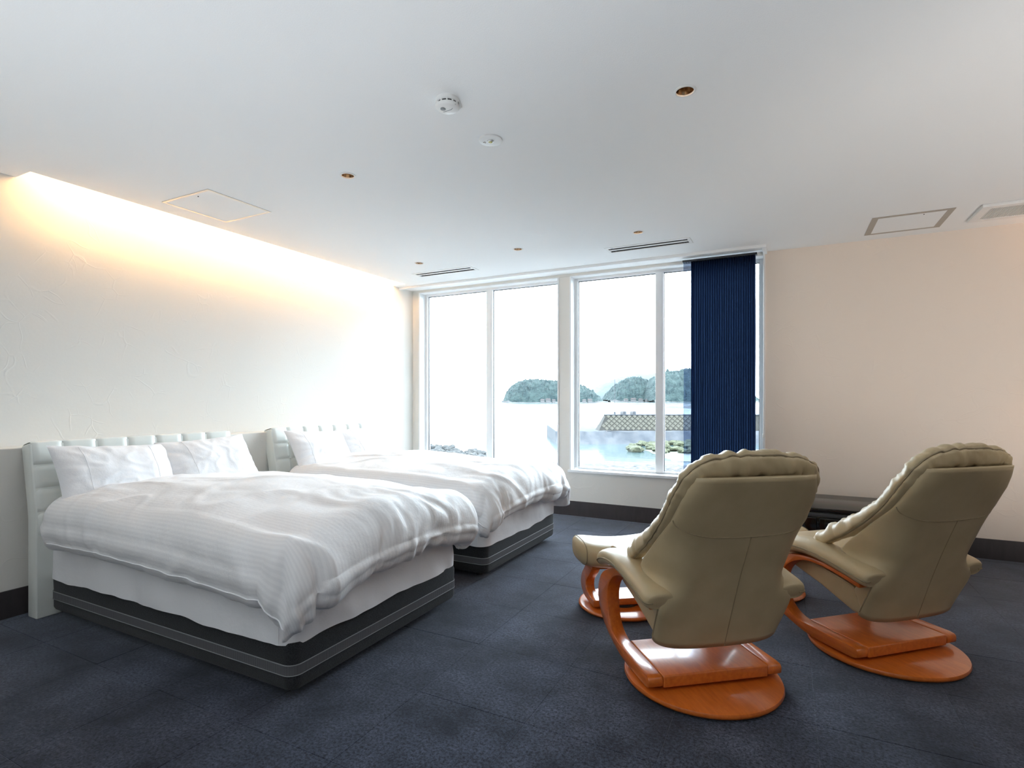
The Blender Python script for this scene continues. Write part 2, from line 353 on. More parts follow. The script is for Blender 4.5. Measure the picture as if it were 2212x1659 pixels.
# ------------------------------------------------------------------ pleated curtain
root = empty('pleated_curtain', (-.565, 5.35, .40))
tag(root, 'navy blue pleated sheer curtain gathered at the right side of the window', 'curtain')
def pleats(x0, x1, n, amp, y, wob, seed):
    zs = np.linspace(0, 2.17, 34); P = []
    for k in range(2 * n + 1):
        x = x0 + (x1 - x0) * k / (2 * n); s = 1 if k % 2 else -1
        w = wob * pn(k * .37 + seed, zs * 1.7, seed) * sstep(2.1, 1.6, zs)
        P.append(np.c_[x + w, y + s * amp + 0 * zs, zs])
    return MB().grid(np.array(P))
pleats(-.245, .314, 27, .035, 0, .004, 1.).obj('pleated_panel', M['curtain'], root, smooth=0, recalc=False)
pleats(-.316, -.225, 4, .03, .004, .014, 5.).obj('loose_pleats', M['sheer'], root, smooth=0, recalc=False)
MB().box(-.325, .325, -.03, .03, 2.155, 2.174).obj('head_rail', M['grey_trim'], root, bevel=.002, smooth=0)
root = empty('curtain_wand', (-.185, 5.34, .70))
tag(root, 'thin white curtain pull wand hanging beside the navy curtain', 'curtain wand')
MB().tube([(0, 0, .28), (0, 0, 1.87)], .004).obj('cord', M['white_plastic'], root)
MB().tube([(0, 0, .22), (0, 0, .6)], .007).obj('sleeve', M['white_plastic'], root)
MB().lathe([(.004, .2), (.010, .205), (.011, .235), (.006, .245)], 12).obj('grip', M['white_plastic'], root)

# ------------------------------------------------------------------ ceiling fittings
dnames = {0: 'bright white-ringed recessed downlight with bronze cone, nearest of the ceiling lights in view', 1: 'small bronze recessed downlight beside the square ceiling hatch over the beds',
          2: 'small recessed downlight just before the right slot diffuser by the curtain', 3: 'small recessed downlight in the middle of the row near the window',
          4: 'tiny recessed downlight before the left slot diffuser near the bed wall'}
def make_downlight():
    r = empty('downlight')
    MB().lathe([(.040, .004), (.0475, .003), (.048, -.003), (.044, -.005), (.038, -.004), (.0375, .01)], 32, caps=False).obj('trim_ring', M['white_plastic'], r)
    MB().lathe([(.038, .002), (.034, .02), (.027, .06), (.02, .075)], 12, caps=False).obj('reflector', M['bronze'], r, smooth=0)
    MB().lathe([(.021, .072), (.021, .078)], 16).obj('lamp', M['lamp'], r)
    return r
d0 = make_downlight()
for i, (x, y) in enumerate(DL):
    d = d0 if i == 0 else copy_tree(d0)
    d.location = (x, y, ZC)
    tag(d, dnames.get(i, 'recessed ceiling downlight in the back part of the room'), 'downlight', 'recessed ceiling downlights')
def make_vent():
    r = empty('slot_diffuser')
    f = MB().box(-.37, .37, -.09, -.058, -.004, .0).box(-.37, .37, .060, .09, -.004, 0).box(-.37, -.343, -.058, .060, -.004, 0).box(.343, .37, -.058, .060, -.004, 0)
    f.obj('frame', M['white_plastic'], r, bevel=.001, smooth=0)
    MB().box(-.343, .343, -.064, .064, .055, .06).obj('backing', M['slot'], r, smooth=0)
    MB().box(-.343, .343, -.016, .018, -.003, .002).obj('centre_vane', M['white_plastic'], r, bevel=.001, smooth=0)
    for y in (-.040, .036): MB().box(-.343, .343, y - .003, y + .003, .006, .045).obj('blade', M['grey_trim'], r, bevel=.001, smooth=0)
    for y in (-.0625, .0605): MB().box(-.345, .345, y, y + .002, 0, .055).obj('liner', M['slot'], r, smooth=0)
    for x in (-.30, .30):
        for y in (-.058, .018): MB().box(x - .004, x + .004, y, y + .042, .002, .03).obj('bracket', M['slot'], r, smooth=0)
    return r
v0 = make_vent()
for i, (x, y) in enumerate(VENTS):
    v = v0 if i == 0 else copy_tree(v0); v.location = (x, y, ZC)
    tag(v, ['narrow double-slot air diffuser in the ceiling above the left window', 'narrow double-slot air diffuser in the ceiling near the navy curtain'][i], 'air vent', 'ceiling slot diffusers')
def hatch(x0, x1, y0, y1, wx, wy, m, label):
    r = empty('ceiling_hatch', ((x0 + x1) / 2, (y0 + y1) / 2, ZC)); a, b = (x1 - x0) / 2, (y1 - y0) / 2
    tag(r, label, 'access hatch', 'square ceiling access hatches')
    for q in ((-a, -a + wx, -b, b), (a - wx, a, -b, b), (-a + wx, a - wx, -b, -b + wy), (-a + wx, a - wx, b - wy, b)):
        MB().box(*q, -.004, 0).obj('frame_strip', m, r, bevel=.001, smooth=0)
    MB().box(-a + wx, a - wx, -b + wy, b - wy, -.0025, 0).obj('panel', M['ceiling'], r, smooth=0)
    MB().lathe([(.004, -.006), (.004, -.002)], 10, (a * .3, -b + wy + .03, 0)).obj('latch', M['slot'], r)
hatch(-3.81, -3.31, 2.19, 2.67, .018, .018, M['alu'], 'square white ceiling access hatch with thin pale frame above the near bed')
hatch(.567, 1.063, 4.80, 5.275, .042, .03, M['taupe'], 'square ceiling access hatch with taupe frame near the right wall')
r = empty('vent_grille', (1.42, 5.0, ZC)); tag(r, 'raised rectangular ventilation grille with fine slats at the right edge of the ceiling', 'vent grille')
for q in ((-.21, .21, -.19, -.13), (-.21, .21, .13, .19), (-.21, -.15, -.13, .13), (.15, .21, -.13, .13)): MB().box(*q, -.022, 0).obj('frame_bar', M['white_plastic'], r, bevel=.004, smooth=0)
MB().box(-.15, .15, -.13, .13, -.006, 0).obj('backing', M['slot'], r, smooth=0)
sl = MB().box(-.0028, .0028, -.13, .13, -.02, -.006).mesh('slat', smooth=0); sl.materials.append(M['white_plastic'])
for k in range(27):
    s = link('slat', sl, None, r); s.location.x = -.144 + k * .01108
r = empty('smoke_alarm', (-1.363, 2.03, ZC)); tag(r, 'round white smoke alarm hanging from the ceiling', 'smoke alarm')
MB().lathe([(.052, 0), (.0535, -.006), (.0535, -.017), (.050, -.019)], 40).obj('mounting_base', M['white_plastic'], r)
MB().lathe([(.046, -.018), (.046, -.028)], 40).obj('vent_gap', M['slot'], r)
for k in range(12):
    a = k * math.pi / 6; MB().add(*(lambda p: (p.v, p.f))(MB().box(.0445, .052, -.003, .003, -.029, -.018))).obj('rib', M['white_plastic'], r, smooth=0).rotation_euler = (0, 0, a)
MB().lathe([(.051, -.027), (.0545, -.030), (.0535, -.036), (.045, -.044), (.02, -.0475), (.001, -.048)], 40).obj('cover', M['white_plastic'], r)
MB().lathe([(.012, -.046), (.012, -.0495), (.009, -.051)], 20, (-.012, -.018, 0)).obj('test_button', M['vane'], r)
MB().tube([(-.05, .012, -.038), (-.02, .004, -.048), (.02, .002, -.048), (.05, -.012, -.038)], .0016, 6).obj('groove', M['vane'], r)
r = empty('emergency_light', (-1.375, 2.446, ZC)); tag(r, 'round flush emergency light with yellow lens in the middle of the ceiling', 'emergency light')
MB().lathe([(.062, 0), (.061, -.005), (.056, -.0065), (.001, -.0065)], 40).obj('plate', M['white_plastic'], r)
MB().lathe([(.017, -.006), (.0165, -.011), (.012, -.013), (.012, -.008)], 24).obj('lens_ring', M['alu'], r)
MB().lathe([(.0115, -.008), (.010, -.013), (.006, -.016), (.0005, -.017)], 20).obj('lens', M['led'], r)
for dx, dy in ((-.034, .004), (-.030, -.006), (-.039, -.004)): MB().lathe([(.0022, -.006), (.0022, -.008)], 10, (dx, dy, 0)).obj('indicator', M['slot'], r)

# wall lamp just right of the frame, the source of the warm glow on the right wall
r = empty('wall_lamp', (2.05, YW, 1.72)); tag(r, 'warm wall lamp with linen shade at the right end of the window wall', 'wall lamp')
MB().box(-.05, .05, -.02, 0, -.08, .08).obj('back_plate', M['alu'], r, bevel=.004)
MB().tube([(0, -.02, 0), (0, -.07, 0), (0, -.11, .01)], .008).obj('arm', M['alu'], r)
MB().lathe([(.09, -.1), (.07, .1)], 24, (0, -.13, 0), caps=False).obj('shade', M['linen'], r)
MB().lathe([(.012, -.04), (.028, -.01), (.028, .02), (.012, .045)], 16, (0, -.13, 0)).obj('bulb', M['bulb'], r)

# added fill spots in floor cans, out of view, brighten ceiling and beige wall
UP = 150.
def make_fill_light(e, c, tilt):
    r = empty('fill_light_can')
    MB().lathe([(.085, 0), (.09, .01), (.09, .24), (.082, .245), (.082, .12), (.001, .12)], 32).obj('can', M['slot'], r)
    l = bpy.data.lights.new('fill_spot', 'SPOT'); l.energy = e; l.color = c; l.spot_size = math.radians(132); l.spot_blend = .5; l.shadow_soft_size = .07
    lo = bpy.data.objects.new('fill_spot', l); col.objects.link(lo); lo.parent = r; lo.location = (0, 0, .262); lo.rotation_euler = (math.pi + math.radians(tilt), 0, 0)
    return r
for i, (x, y) in enumerate(((-2.8, -.7), (-.5, -.75), (2.4, .4), (2.7, 2.3))):
    o = make_fill_light(UP * (.4, 1.3, .15, 1.25)[i], (1, .95, .9) if i == 3 else (.90, .955, 1.), -34 if i == 3 else 0); o.location = (x, y, 0); tag(o, 'added fill light in a black can on the carpet, out of view, %s' % ('behind the near bed', 'in the middle', 'beside the right wall', 'right of the recliners')[i], 'floor lamp', 'added fill lights')

# ------------------------------------------------------------------ beds
def rrect(x0, x1, y0, y1, r, n=8, side=14):
    """rounded rectangle outline with outward normals, densely sampled"""
    P, Nn = [], []
    cs = [(x1 - r, y0 + r, -90), (x1 - r, y1 - r, 0), (x0 + r, y1 - r, 90), (x0 + r, y0 + r, 180)]
    for k, (cx, cy, a0) in enumerate(cs):
        for i in range(n + 1):
            a = math.radians(a0 + 90 * i / n); P.append((cx + r*math.cos(a), cy + r*math.sin(a))); Nn.append((math.cos(a), math.sin(a)))
        nx = cs[(k + 1) % 4]; a = math.radians(nx[2]); q = (nx[0] + r*math.cos(a), nx[1] + r*math.sin(a)); p = P[-1]
        for i in range(1, side): P.append((p[0] + (q[0]-p[0])*i/side, p[1] + (q[1]-p[1])*i/side)); Nn.append(Nn[-1])
    return np.array(P), np.array(Nn)
def loft(outline, normals, prof):              # prof: list of (outset, z)
    return np.array([np.c_[outline + normals * o, np.full(len(outline), z)] for o, z in prof])

BX0, BX1, BY0, BY1 = -3.775, -1.80, 1.550, 2.785
def make_bed(label):
    root = empty('bed_frame', (0, 0, 0)); tag(root, label, 'bed', 'twin beds')
    # headboard
    hy0, hy1 = 1.489, 2.740
    prof = [(-3.884, 0), (-3.784, 0), (-3.784, .56), (-3.800, .66), (-3.862, .985), (-3.872, .997), (-3.955, .978), (-3.963, .965), (-3.900, .66), (-3.884, .56)]
    hb = MB(); n = len(prof)
    hb.add([(x, hy0, z) for x, z in prof] + [(x, hy1, z) for x, z in prof], [tuple(range(n)), tuple(range(n, 2*n))[::-1]] + [(i, n+i, n+(i+1) % n, (i+1) % n) for i in range(n)])
    hb_o = hb.obj('headboard', M['vinyl'], root, bevel=.008, seg=3, smooth=50)
    rows = [(.995, .868), (.868, .736), (.736, .602), (.602, .47)]
    cols = [hy0 + .004, 1.645, 1.823, 2.003, 2.180, 2.358, 2.536, hy1 - .004]
    fx = lambda z: -3.784 - .084 * sstep(.54, 1.0, z) * 1.0
    fx = lambda z: np.interp(z, [0, .56, .66, .985, 1.0], [-3.784, -3.784, -3.800, -3.862, -3.866])
    for (zt, zb) in rows:
        for a, b in zip(cols[:-1], cols[1:]):
            S = np.linspace(0, 1, 9); P = np.zeros((9, 9, 3))
            for i, s in enumerate(S):
                for j, t in enumerate(S):
                    z = zb + (zt - zb) * t; bul = .014 * (1 - abs(2*s-1)**7) ** .5 * (1 - abs(2*t-1)**6) ** .5
                    P[i, j] = (fx(z) + bul - .003, a + (b - a) * s, z - (.004 if zt > .99 and t == 1 else 0))
            if zt > .99:
                Q = np.zeros((9, 14, 3)); Q[:, :9] = P
                for i, s in enumerate(S):
                    bw = .013 * (1 - abs(2*s-1)**7) ** .5
                    for j, t in enumerate(S):
                        if t > .5: z = zb + (zt - zb) * t; Q[i, j] = (fx(z) + bw * (1 if t < .8 else 1 - (t - .8) * 1.2) - .003, P[i, j][1], z)
                    for j, (xo, zo) in enumerate(((-3.866 + bw * .5, 1.000), (-3.880, 1.000 + bw * .45), (-3.91, .993 + bw * .5), (-3.94, .986 + bw * .4), (-3.957, .976))): Q[i, 9 + j] = (xo, P[i, 0][1], zo)
                P = Q
            MB().grid(P).obj('padded_panel', M['vinyl'], hb_o, smooth=60, recalc=False)
    for a in cols[1:-1]:
        for zb in (.868, .736, .602):
            MB().lathe([(.001, .008), (.006, .006), (.008, 0)], 10).obj('button', M['vinyl'], hb_o).matrix_local = Matrix.Translation((float(fx(zb)) + .003, a, zb)) @ Matrix.Rotation(math.pi/2, 4, 'Y')
    # base
    P, Nn = rrect(BX0, BX1, BY0, BY1, .05)
    b = MB(); z0, z1 = .043, .248
    pr = [(-.03, z0), (-.008, z0 + .004), (0, z0 + .02), (0, .105), (0, .16), (.002, z1 - .03), (-.006, z1 - .008), (-.03, z1)]
    G = loft(P, Nn, pr); b.grid(G, cv=True, flip=True); m = G.shape[1]
    b.f.append(tuple(range(m))[::-1]); b.f.append(tuple((len(pr)-1)*m + i for i in range(m)))
    bo = b.obj('box_base', M['base'], root, smooth=50)
    w = MB(); w.grid(loft(P, Nn, [(-.002, .108), (.0035, .110), (.0035, .150), (-.002, .152)]), cv=True, flip=True); w.obj('webbing_band', M['web'], bo, smooth=40)
    for z in (.1085, .1515): MB().tube(np.c_[P + Nn * .0028, np.full(len(P), z)], .0022, 6, closed=True).obj('band_edge', M['vane'], bo)
    for x in (BX0 + .12, BX1 - .12):
        for y in (BY0 + .12, BY1 - .12): MB().lathe([(.025, 0), (.03, .045)], 14, (x, y, 0)).obj('leg', M['slot'], root)
    return root
def make_mattress(seed):
    P, Nn = rrect(BX0 + .005, BX1 - .012, BY0 + .004, BY1 - .004, .07, n=10, side=60); m = len(P)
    s = np.cumsum(np.r_[0, np.hypot(*(np.diff(P, axis=0)).T)])
    T = np.r_[np.linspace(0, 1, 20)]; rows = []
    for t in T:
        z = .232 + t * (.575 - .232)
        hem = .018 * pn(s * 2.2, seed) + .010 * pn(s * 6, seed + 4)
        zz = z + (1 - t) ** 2 * (hem + .002)
        fold = (.009 * pn(s * 9 + .6 * t, t * 1.2 + seed, 3) + .016 * pn(s * 3.2 + .9 * t, t * 1.6, seed)) * sstep(1.02, .6, t)
        o = .012 + fold + .008 * (1 - t) ** 3 - .05 * sstep(.86, 1.0, t) ** 2
        rows.append(np.c_[P + Nn * (o if np.ndim(o) else np.full(m, o))[:, None], zz])
    G = np.array(rows); b = MB().grid(G, cv=True, flip=True); b.f.append(tuple((len(T)-1)*m + i for i in range(m)))
    return b
def drape_profile(r, st, curl):
    a = np.linspace(0, 1, 14)
    off = list(r * np.sin(a * math.pi/2)); dr = list(r * (1 - np.cos(a * math.pi/2)))
    for k in range(1, 7): off.append(r + .012 * math.sin(math.pi * k / 6)); dr.append(r + st * k / 6)
    for k in range(1, 13):
        t = math.pi * k / 12; off.append(r - curl * (1 - math.cos(t))); dr.append(r + st + curl * math.sin(t))
    off, dr = np.array(off), np.array(dr); s = np.r_[0, np.cumsum(np.hypot(np.diff(off), np.diff(dr)))]
    return off, dr, s
def make_duvet(seed, cor):
    cx0, cx1, cyc, W = -3.60, -1.86, (BY0 + BY1) / 2 - .002, .585
    ns, nq = 170, 210
    E = .52
    # unrolled grid coordinates
    p = np.linspace(-W - E, W + E, ns); q = np.concatenate([np.linspace(-.26, 0, 24, endpoint=False), np.linspace(0, cx1 - cx0, nq - 84, endpoint=False), np.linspace(cx1 - cx0, cx1 - cx0 + E, 60)])
    Pp, Q = np.meshgrid(p, q, indexing='ij')
    ep = np.maximum(0, np.abs(Pp) - W); ef = np.maximum(0, Q - (cx1 - cx0)); eh = np.maximum(0, -Q) * (E / .26)
    eq = np.maximum(ef, eh); e = np.hypot(ep, eq) + 1e-9
    dirp, dirq = ep / e * np.sign(Pp), np.where(ef > 0, 1., -1.) * eq / e
    # rounded-square unrolling: same hem length along every direction, corners hang a little lower
    emax = E / np.maximum(np.maximum(ep, eq) / e, 1e-6); frac = e / emax
    foot = ef / (ef + ep + eh + 1e-9); head = eh / (ef + ep + eh + 1e-9)
    offA, drA, sA = drape_profile(.13, .09, .065); offF, drF, sF = drape_profile(.19, .05, .060); offH, drH, sH = drape_profile(.10, .02, .05)
    def samp(off, dr, s): return np.interp(frac * s[-1], s, off), np.interp(frac * s[-1], s, dr)
    oA, dA = samp(offA, drA, sA); oF, dF = samp(offF, drF, sF); oH, dH = samp(offH, drH, sH)
    off = oA * (1 - foot - head) + oF * foot + oH * head; drop = dA * (1 - foot - head) + dF * foot + dH * head
    cornr = np.minimum(ep, ef) / E
    drop = drop + cornr * np.where(Pp < 0, cor[0], cor[1]) * sstep(0, .5, frac) * 1.0
    off = off + cornr * .03
    pc, qc = np.clip(Pp, -W, W), np.clip(Q, 0, cx1 - cx0)
    X = cx0 + qc + dirq * off; Y = cyc + pc + dirp * off
    xf, yf = qc / (cx1 - cx0), pc / W
    top = .762 - .05 * np.abs(yf) ** 2.4 - .022 * sstep(.55, 1, xf) - .012 * sstep(.25, 0, xf)
    Z = top - drop
    # puff and wrinkles
    sx, sy = Q, Pp
    side = sstep(.02, .5, frac); hemw = sstep(.98, .75, frac)
    lump = .024 * pn(sx * 1.5 + seed, sy * 1.9, seed) + .014 * pn(sx * 3.2, sy * 3.6 + seed, seed + 2)
    wx = sx + .12 * pn(sx * 2, sy * 2, seed + 9); wy = sy + .12 * pn(sx * 2, sy * 2, seed + 11)
    cre = .022 * np.maximum(0, ridge(wx * 1.6 + wy * 1.1, wy * 3.4 - wx, seed) - .55) * sstep(-.1, .35, pn(sx * 1.3, sy * 1.5, seed + 5))
    cre += .015 * np.maximum(0, ridge(wx * 2.6, wy * 2.2 + wx * .8, seed + 3) - .6) + .006 * pn(wx * 7, wy * 9 + wx * 3, seed + 13) * sstep(0, .4, pn(sx * 2.1, sy * 2.3, seed + 15))
    amp = .35 + .9 * sstep(-.3, .5, pn(sy * 3.1, sx * .5, seed + 21)); wq = .10 * pn(sy * 5, sx * 4, seed + 4)
    fold = foot * side * hemw * amp * (.030 * pn(sy * 6.5 + wq * 9, sx * 1.3, seed) + .014 * pn(sy * 15. + wq * 20, sx * 2.2 + wq * 8, seed + 1) + .016 * np.maximum(0, ridge(sy * 4.2 + wq * 6, sx * 2.5, seed + 17) - .45))
    fold += (1 - foot) * side * hemw * (.014 * pn(sx * 4. + sy * 2.5, sy * 1.6, seed + 2) + .007 * pn(sx * 9. + wq * 12, sy * 3, seed + 6))
    fold += sstep(.05, .4, cornr) * .03 * pn(sx * 6 + sy * 6, (sx - sy) * 3, seed + 8)
    pre = sstep(.35, 0, (cx1 - cx0) - qc) * (1 - side) * .010 * amp * pn(sy * 8. + wq * 9, sx * 1.8, seed)
    D = lump * (1 - .5 * side) + cre + fold + pre
    V = np.stack([X, Y, Z], -1)
    du, dv = np.gradient(V, axis=0), np.gradient(V, axis=1); nr = np.cross(dv, du); nr /= np.linalg.norm(nr, axis=-1)[..., None] + 1e-9
    nr = np.where((nr[..., 2:3] < 0) & (frac[..., None] < .5), -nr, nr)
    V = V + nr * D[..., None]
    V[..., 2] = np.maximum(V[..., 2], .30)
    me = MB().grid(V).mesh('duvet', smooth=80, recalc=False)
    at = me.attributes.new('cloth_uv', 'FLOAT_VECTOR', 'POINT')
    at.data.foreach_set('vector', np.stack([Q, Pp, 0*Q], -1).reshape(-1).astype(np.float32))
    rim = [V[0, 24:-4], V[-1, 24:-4]]
    return me, V, frac
def make_pillow(seed, L=.66, Wd=.46, T=.17):
    n = 56; a = np.linspace(-1, 1, n); A, B = np.meshgrid(a, a, indexing='ij')
    pin = 1 - .055 * (1 - A**2) * 0
    x = A * L/2 * (1 - .05 * (1 - np.abs(B)**2)) ; y = B * Wd/2 * (1 - .07 * (1 - np.abs(A)**2))
    hgt = T/2 * np.maximum(0, (1 - np.abs(A)**2.6)) ** .55 * np.maximum(0, (1 - np.abs(B)**2.3)) ** .6
    edge = sstep(.35, 1, np.maximum(np.abs(A), np.abs(B)))
    rad = np.arctan2(B, A)
    wr = .009 * edge * pn(np.cos(rad) * 5 + seed, np.sin(rad) * 5, seed) + .010 * pn(A * 2.2 + seed, B * 2.2, seed + 3) * (hgt / (T/2)) + .008 * np.maximum(0, ridge(A * 2.5 + B, B * 2 - A, seed) - .5) * (hgt / (T/2))
    up, dn = hgt + wr * (hgt > .002), -hgt * .8 + wr * .3 * (hgt > .002)
    m = MB().grid(np.stack([x, y, up], -1)).grid(np.stack([x, y, dn], -1), flip=True)
    return m, np.stack([x, y, up], -1)
def bed_set(k, dx, dy):
    nm = ['near', 'far'][k]; where = ['nearest the camera', 'by the window'][k]
    f = make_bed(['bed with tufted white headboard and black banded base, %s' % where][0]); f.location = (dx, dy, 0)
    mt = make_mattress(2.3 + 5 * k).obj('mattress', M['linen'], smooth=60); mt.location = (dx, dy, 0)
    tag(mt, 'mattress under a plain white sheet on the bed %s' % where, 'mattress', 'sheeted mattresses')
    sx = BX1 - .018; MB().tube([(BX1 - .055, BY0 - .012, .56), (BX1 - .053, BY0 - .020, .40), (BX1 - .050, BY0 - .026, .245)], .0022, 6).obj('sheet_pleat', M['linen'], mt)
    me, V, frac = make_duvet(1.7 + 9 * k, [(.16, .10), (.10, .30)][k])
    d = link('duvet', me, M['duvet']); d.location = (dx, dy, 0)
    tag(d, ['puffy white striped duvet hanging over the bed nearest the camera', 'puffy white striped duvet hanging over the bed by the window'][k], 'duvet', 'white striped duvets')
    j = int(np.argmin(np.abs(frac[:len(frac)//2, 90] - .62))); MB().tube(V[j, 26:-20:2] + np.array([0, -.002, 0]), .003, 6).obj('piping', M['linen'], d)
    sp = [(1.845, .02, -3.0, .05), (2.455, .0, 2.0, -.03)]
    for i, (yc, dxp, roll, dz) in enumerate(sp):
        m, S = make_pillow(3.1 + 4 * i + 11 * k); pm = m.obj('pillow', M['linen'], smooth=70, recalc=False)
        pm.matrix_world = Matrix.Translation((-3.655 + dx + dxp, yc + dy, .775 + .25 * 0)) @ Matrix.Rotation(math.radians(roll), 4, 'X') @ Matrix.Rotation(math.radians(57), 4, 'Y') @ Matrix.Rotation(math.radians(90), 4, 'Z')
        tag(pm, ['white pillow leaning on the headboard of the bed %s, %s' % (where, ['left of the pair', 'right of the pair'][i])][0], 'pillow', 'white pillows')
        for r in ((11, 44) if i == 0 else (13,)): MB().tube(S[r, 3:-3] + np.array([0, 0, .0002]), .0012, 5).obj('stitched_seam', M['linen'], pm)
    return f
bed_set(0, 0, 0); bed_set(1, -.04, 1.655)

# ------------------------------------------------------------------ recliner chairs
def mirror(v): a = np.array(v, float); a[..., 0] *= -1; return a
def make_recliner():
    root = empty('recliner'); W, L = M['wood'], M['leather']
    MB().lathe([(.318, .006), (.332, .010), (.337, .020), (.333, .030), (.322, .033)], 96).obj('base_disc', W, root, smooth=50)
    MB().lathe([(.095, .033), (.095, .047)], 32).obj('swivel', M['slot'], root)
    pl = [(-.228, -.128), (.228, -.128), (.228, .21), (-.228, .21)]
    MB().box(-.2445, .2445, -.128, .215, .047, .098).obj('base_plate', W, root, bevel=.007, seg=3)
    outer = [(-.095, .046), (.05, .044), (.13, .046), (.21, .058), (.30, .083), (.375, .116), (.428, .155), (.462, .205), (.470, .26), (.455, .315), (.418, .360), (.362, .395), (.29, .424), (.21, .440), (.12, .445), (.036, .438), (-.05, .421), (-.135, .402)]
    inner = [(-.135, .380), (-.05, .399), (.036, .416), (.12, .423), (.19, .417), (.255, .393), (.305, .355), (.335, .305), (.340, .235), (.318, .165), (.275, .122), (.21, .101), (.12, .098), (-.095, .098), (-.125, .090), (-.128, .055)]
    poly = [tuple(p) for p in spline(outer, 52)] + [tuple(p) for p in spline(inner[:14], 40)] + [(-.118, .094), (-.126, .085), (-.128, .072), (-.126, .058), (-.116, .050)]
    for s in (-1, 1):
        a, b = sorted((s * .2452, s * .312))
        prism(poly, a, b).obj('arm_support', W, root, bevel=.006, seg=2, ang=50, smooth=45)
        # arm pad: lofted rounded section
        path = spline([(.372, .418), (.355, .452), (.295, .480), (.2, .498), (.1, .500), (0, .487), (-.1, .467), (-.195, .445), (-.212, .440)], 40)
        hw = np.interp(np.linspace(0, 1, 40), [0, .04, .12, .5, .86, .95, 1], [.012, .042, .060, .071, .069, .052, .012]); ht = np.interp(np.linspace(0, 1, 40), [0, .05, .14, .85, .95, 1], [.010, .028, .039, .042, .033, .008])
        Tn = np.gradient(path, axis=0); Tn /= np.linalg.norm(Tn, axis=1)[:, None]; rows = []; pip = []
        for i in range(40):
            nz = np.array([-Tn[i][1], Tn[i][0]]); nz = nz if nz[1] > 0 else -nz; row = []
            for k in range(24):
                t = 2 * math.pi * k / 24; c, d = math.cos(t), math.sin(t)
                xx = hw[i] * np.sign(c) * abs(c) ** .75; hh = ht[i] * np.sign(d) * abs(d) ** .8
                wv = 1 + .02 * pn(path[i][0] * 40, t * 1.3, 2)
                y, z = path[i] + nz * hh * wv; row.append((s * .298 + xx, y, z))
            rows.append(row); y, z = path[i] + nz * .0; pip.append((s * .298 + s * hw[i] * 1.0, y, z))
        pad = MB(); pad.grid(rows, cv=True); m = 24; pad.f.append(tuple(range(m))); pad.f.append(tuple(39*m + k for k in range(m)))
        po = pad.obj('arm_pad', L, root, smooth=70)
        MB().tube(np.array(pip)[1:-1] + np.array([s * .001, 0, -.004]), .0034, 6).obj('piping', M['leather_seam'], po)
    # seat
    seat = [(-.135, .225), (-.04, .232), (.145, .300), (.33, .352), (.43, .372), (.47, .392), (.475, .420), (.45, .432), (.30, .420), (.10, .385), (-.06, .352), (-.17, .40)]
    prism(seat, -.2445, .2445).obj('seat_base', L, root, bevel=.014, seg=3, smooth=60)
    ct = spline([(.485, .425), (.492, .455), (.46, .485), (.36, .490), (.2, .474), (.05, .452), (-.1, .44), (-.16, .44)], 26); cb = spline([(-.16, .40), (-.06, .360), (.10, .392), (.30, .427), (.45, .440), (.475, .428)], 20)
    c = prism([tuple(p) for p in ct] + [tuple(p) for p in cb], -.238, .238); c.obj('seat_cushion', L, root, bevel=.014, seg=3, smooth=60)
    for s in (-1, 1):
        pp = spline([(s*.2475, .44, .43), (s*.2475, .30, .421), (s*.2475, .10, .386), (s*.2475, -.045, .353), (s*.2475, -.07, .31), (s*.2475, -.115, .238)], 24)
        MB().tube(pp, .0045, 6).obj('piping', M['leather'], root)
        sp = [(-.062, .35), (-.11, .415), (-.215, .452), (-.135, .248), (-.112, .24)]
        a, b = sorted((s * .235, s * .262)); prism(sp, a, b).obj('side_panel', L, root, bevel=.006, seg=2)
    # back shell
    zs = np.r_[np.linspace(0, .30, 10), np.linspace(.33, 1, 30)]
    def shell_pt(th, v):                       # th in -1..1 across, v 0..1 up
        zed = .252 + v * .708; zc = .213 + v * .749
        fl = 1 - abs(th) ** 2.2; z = zed * (1 - fl) + zc * fl
        w = np.interp(z, [.2, .26, .34, .46, .6, .76, .86, .91, .945], [.272, .283, .290, .297, .298, .289, .277, .266, .250])
        yb = -.100 - .385 * (z - .2) + .018 * math.sin(math.pi * np.clip((z - .2) / .74, 0, 1))
        ye = np.interp(z, [.2, .26, .40, .45, .49, .53, .57, .615, .69, .775, .86, .945], [-.095, -.118, -.190, -.190, -.115, -.035, -.062, -.112, -.190, -.285, -.345, -.385])
        a = abs(th)
        # rounded U section: flat back, corner, wing
        ang = a * math.pi / 2
        x = w * math.sin(ang) ** .78 if a > 0 else 0.; k = sstep(.30, 1.02, a)
        d = ye - yb
        y = yb - .045 * (1 - a ** 2.5) + .006 + d * float(k) ** 1.3
        return (math.copysign(x, th), y, z)
    TH = np.linspace(-1, 1, 49)
    sh = MB().grid([[shell_pt(t, v) for t in TH] for v in zs]).obj('back_shell', L, root, smooth=75, recalc=False)
    md = sh.modifiers.new('thickness', 'SOLIDIFY'); md.thickness = .016; md.offset = -1 if False else 0
    def v_at(th, z):
        lo, hi = 0., 1.
        for _ in range(30):
            mid = (lo + hi) / 2
            if shell_pt(th, mid)[2] < z: lo = mid
            else: hi = mid
        return lo
    sm = [np.array(shell_pt(t, v_at(t, .715 + .075 * abs(t) ** 2.0))) + np.array([0, -.0085, 0]) + np.array([np.sign(t) * .008 * sstep(.6, 1, abs(t)), 0, 0]) for t in np.linspace(-.97, .97, 41)]
    MB().tube(sm, .0022, 6).obj('seam', M['leather_seam'], sh)
    MB().tube([np.array(shell_pt(.02, v)) + np.array([0, -.0085, 0]) for v in np.linspace(.0, v_at(.02, .716), 24)], .0018, 6).obj('seam', M['leather_seam'], sh)
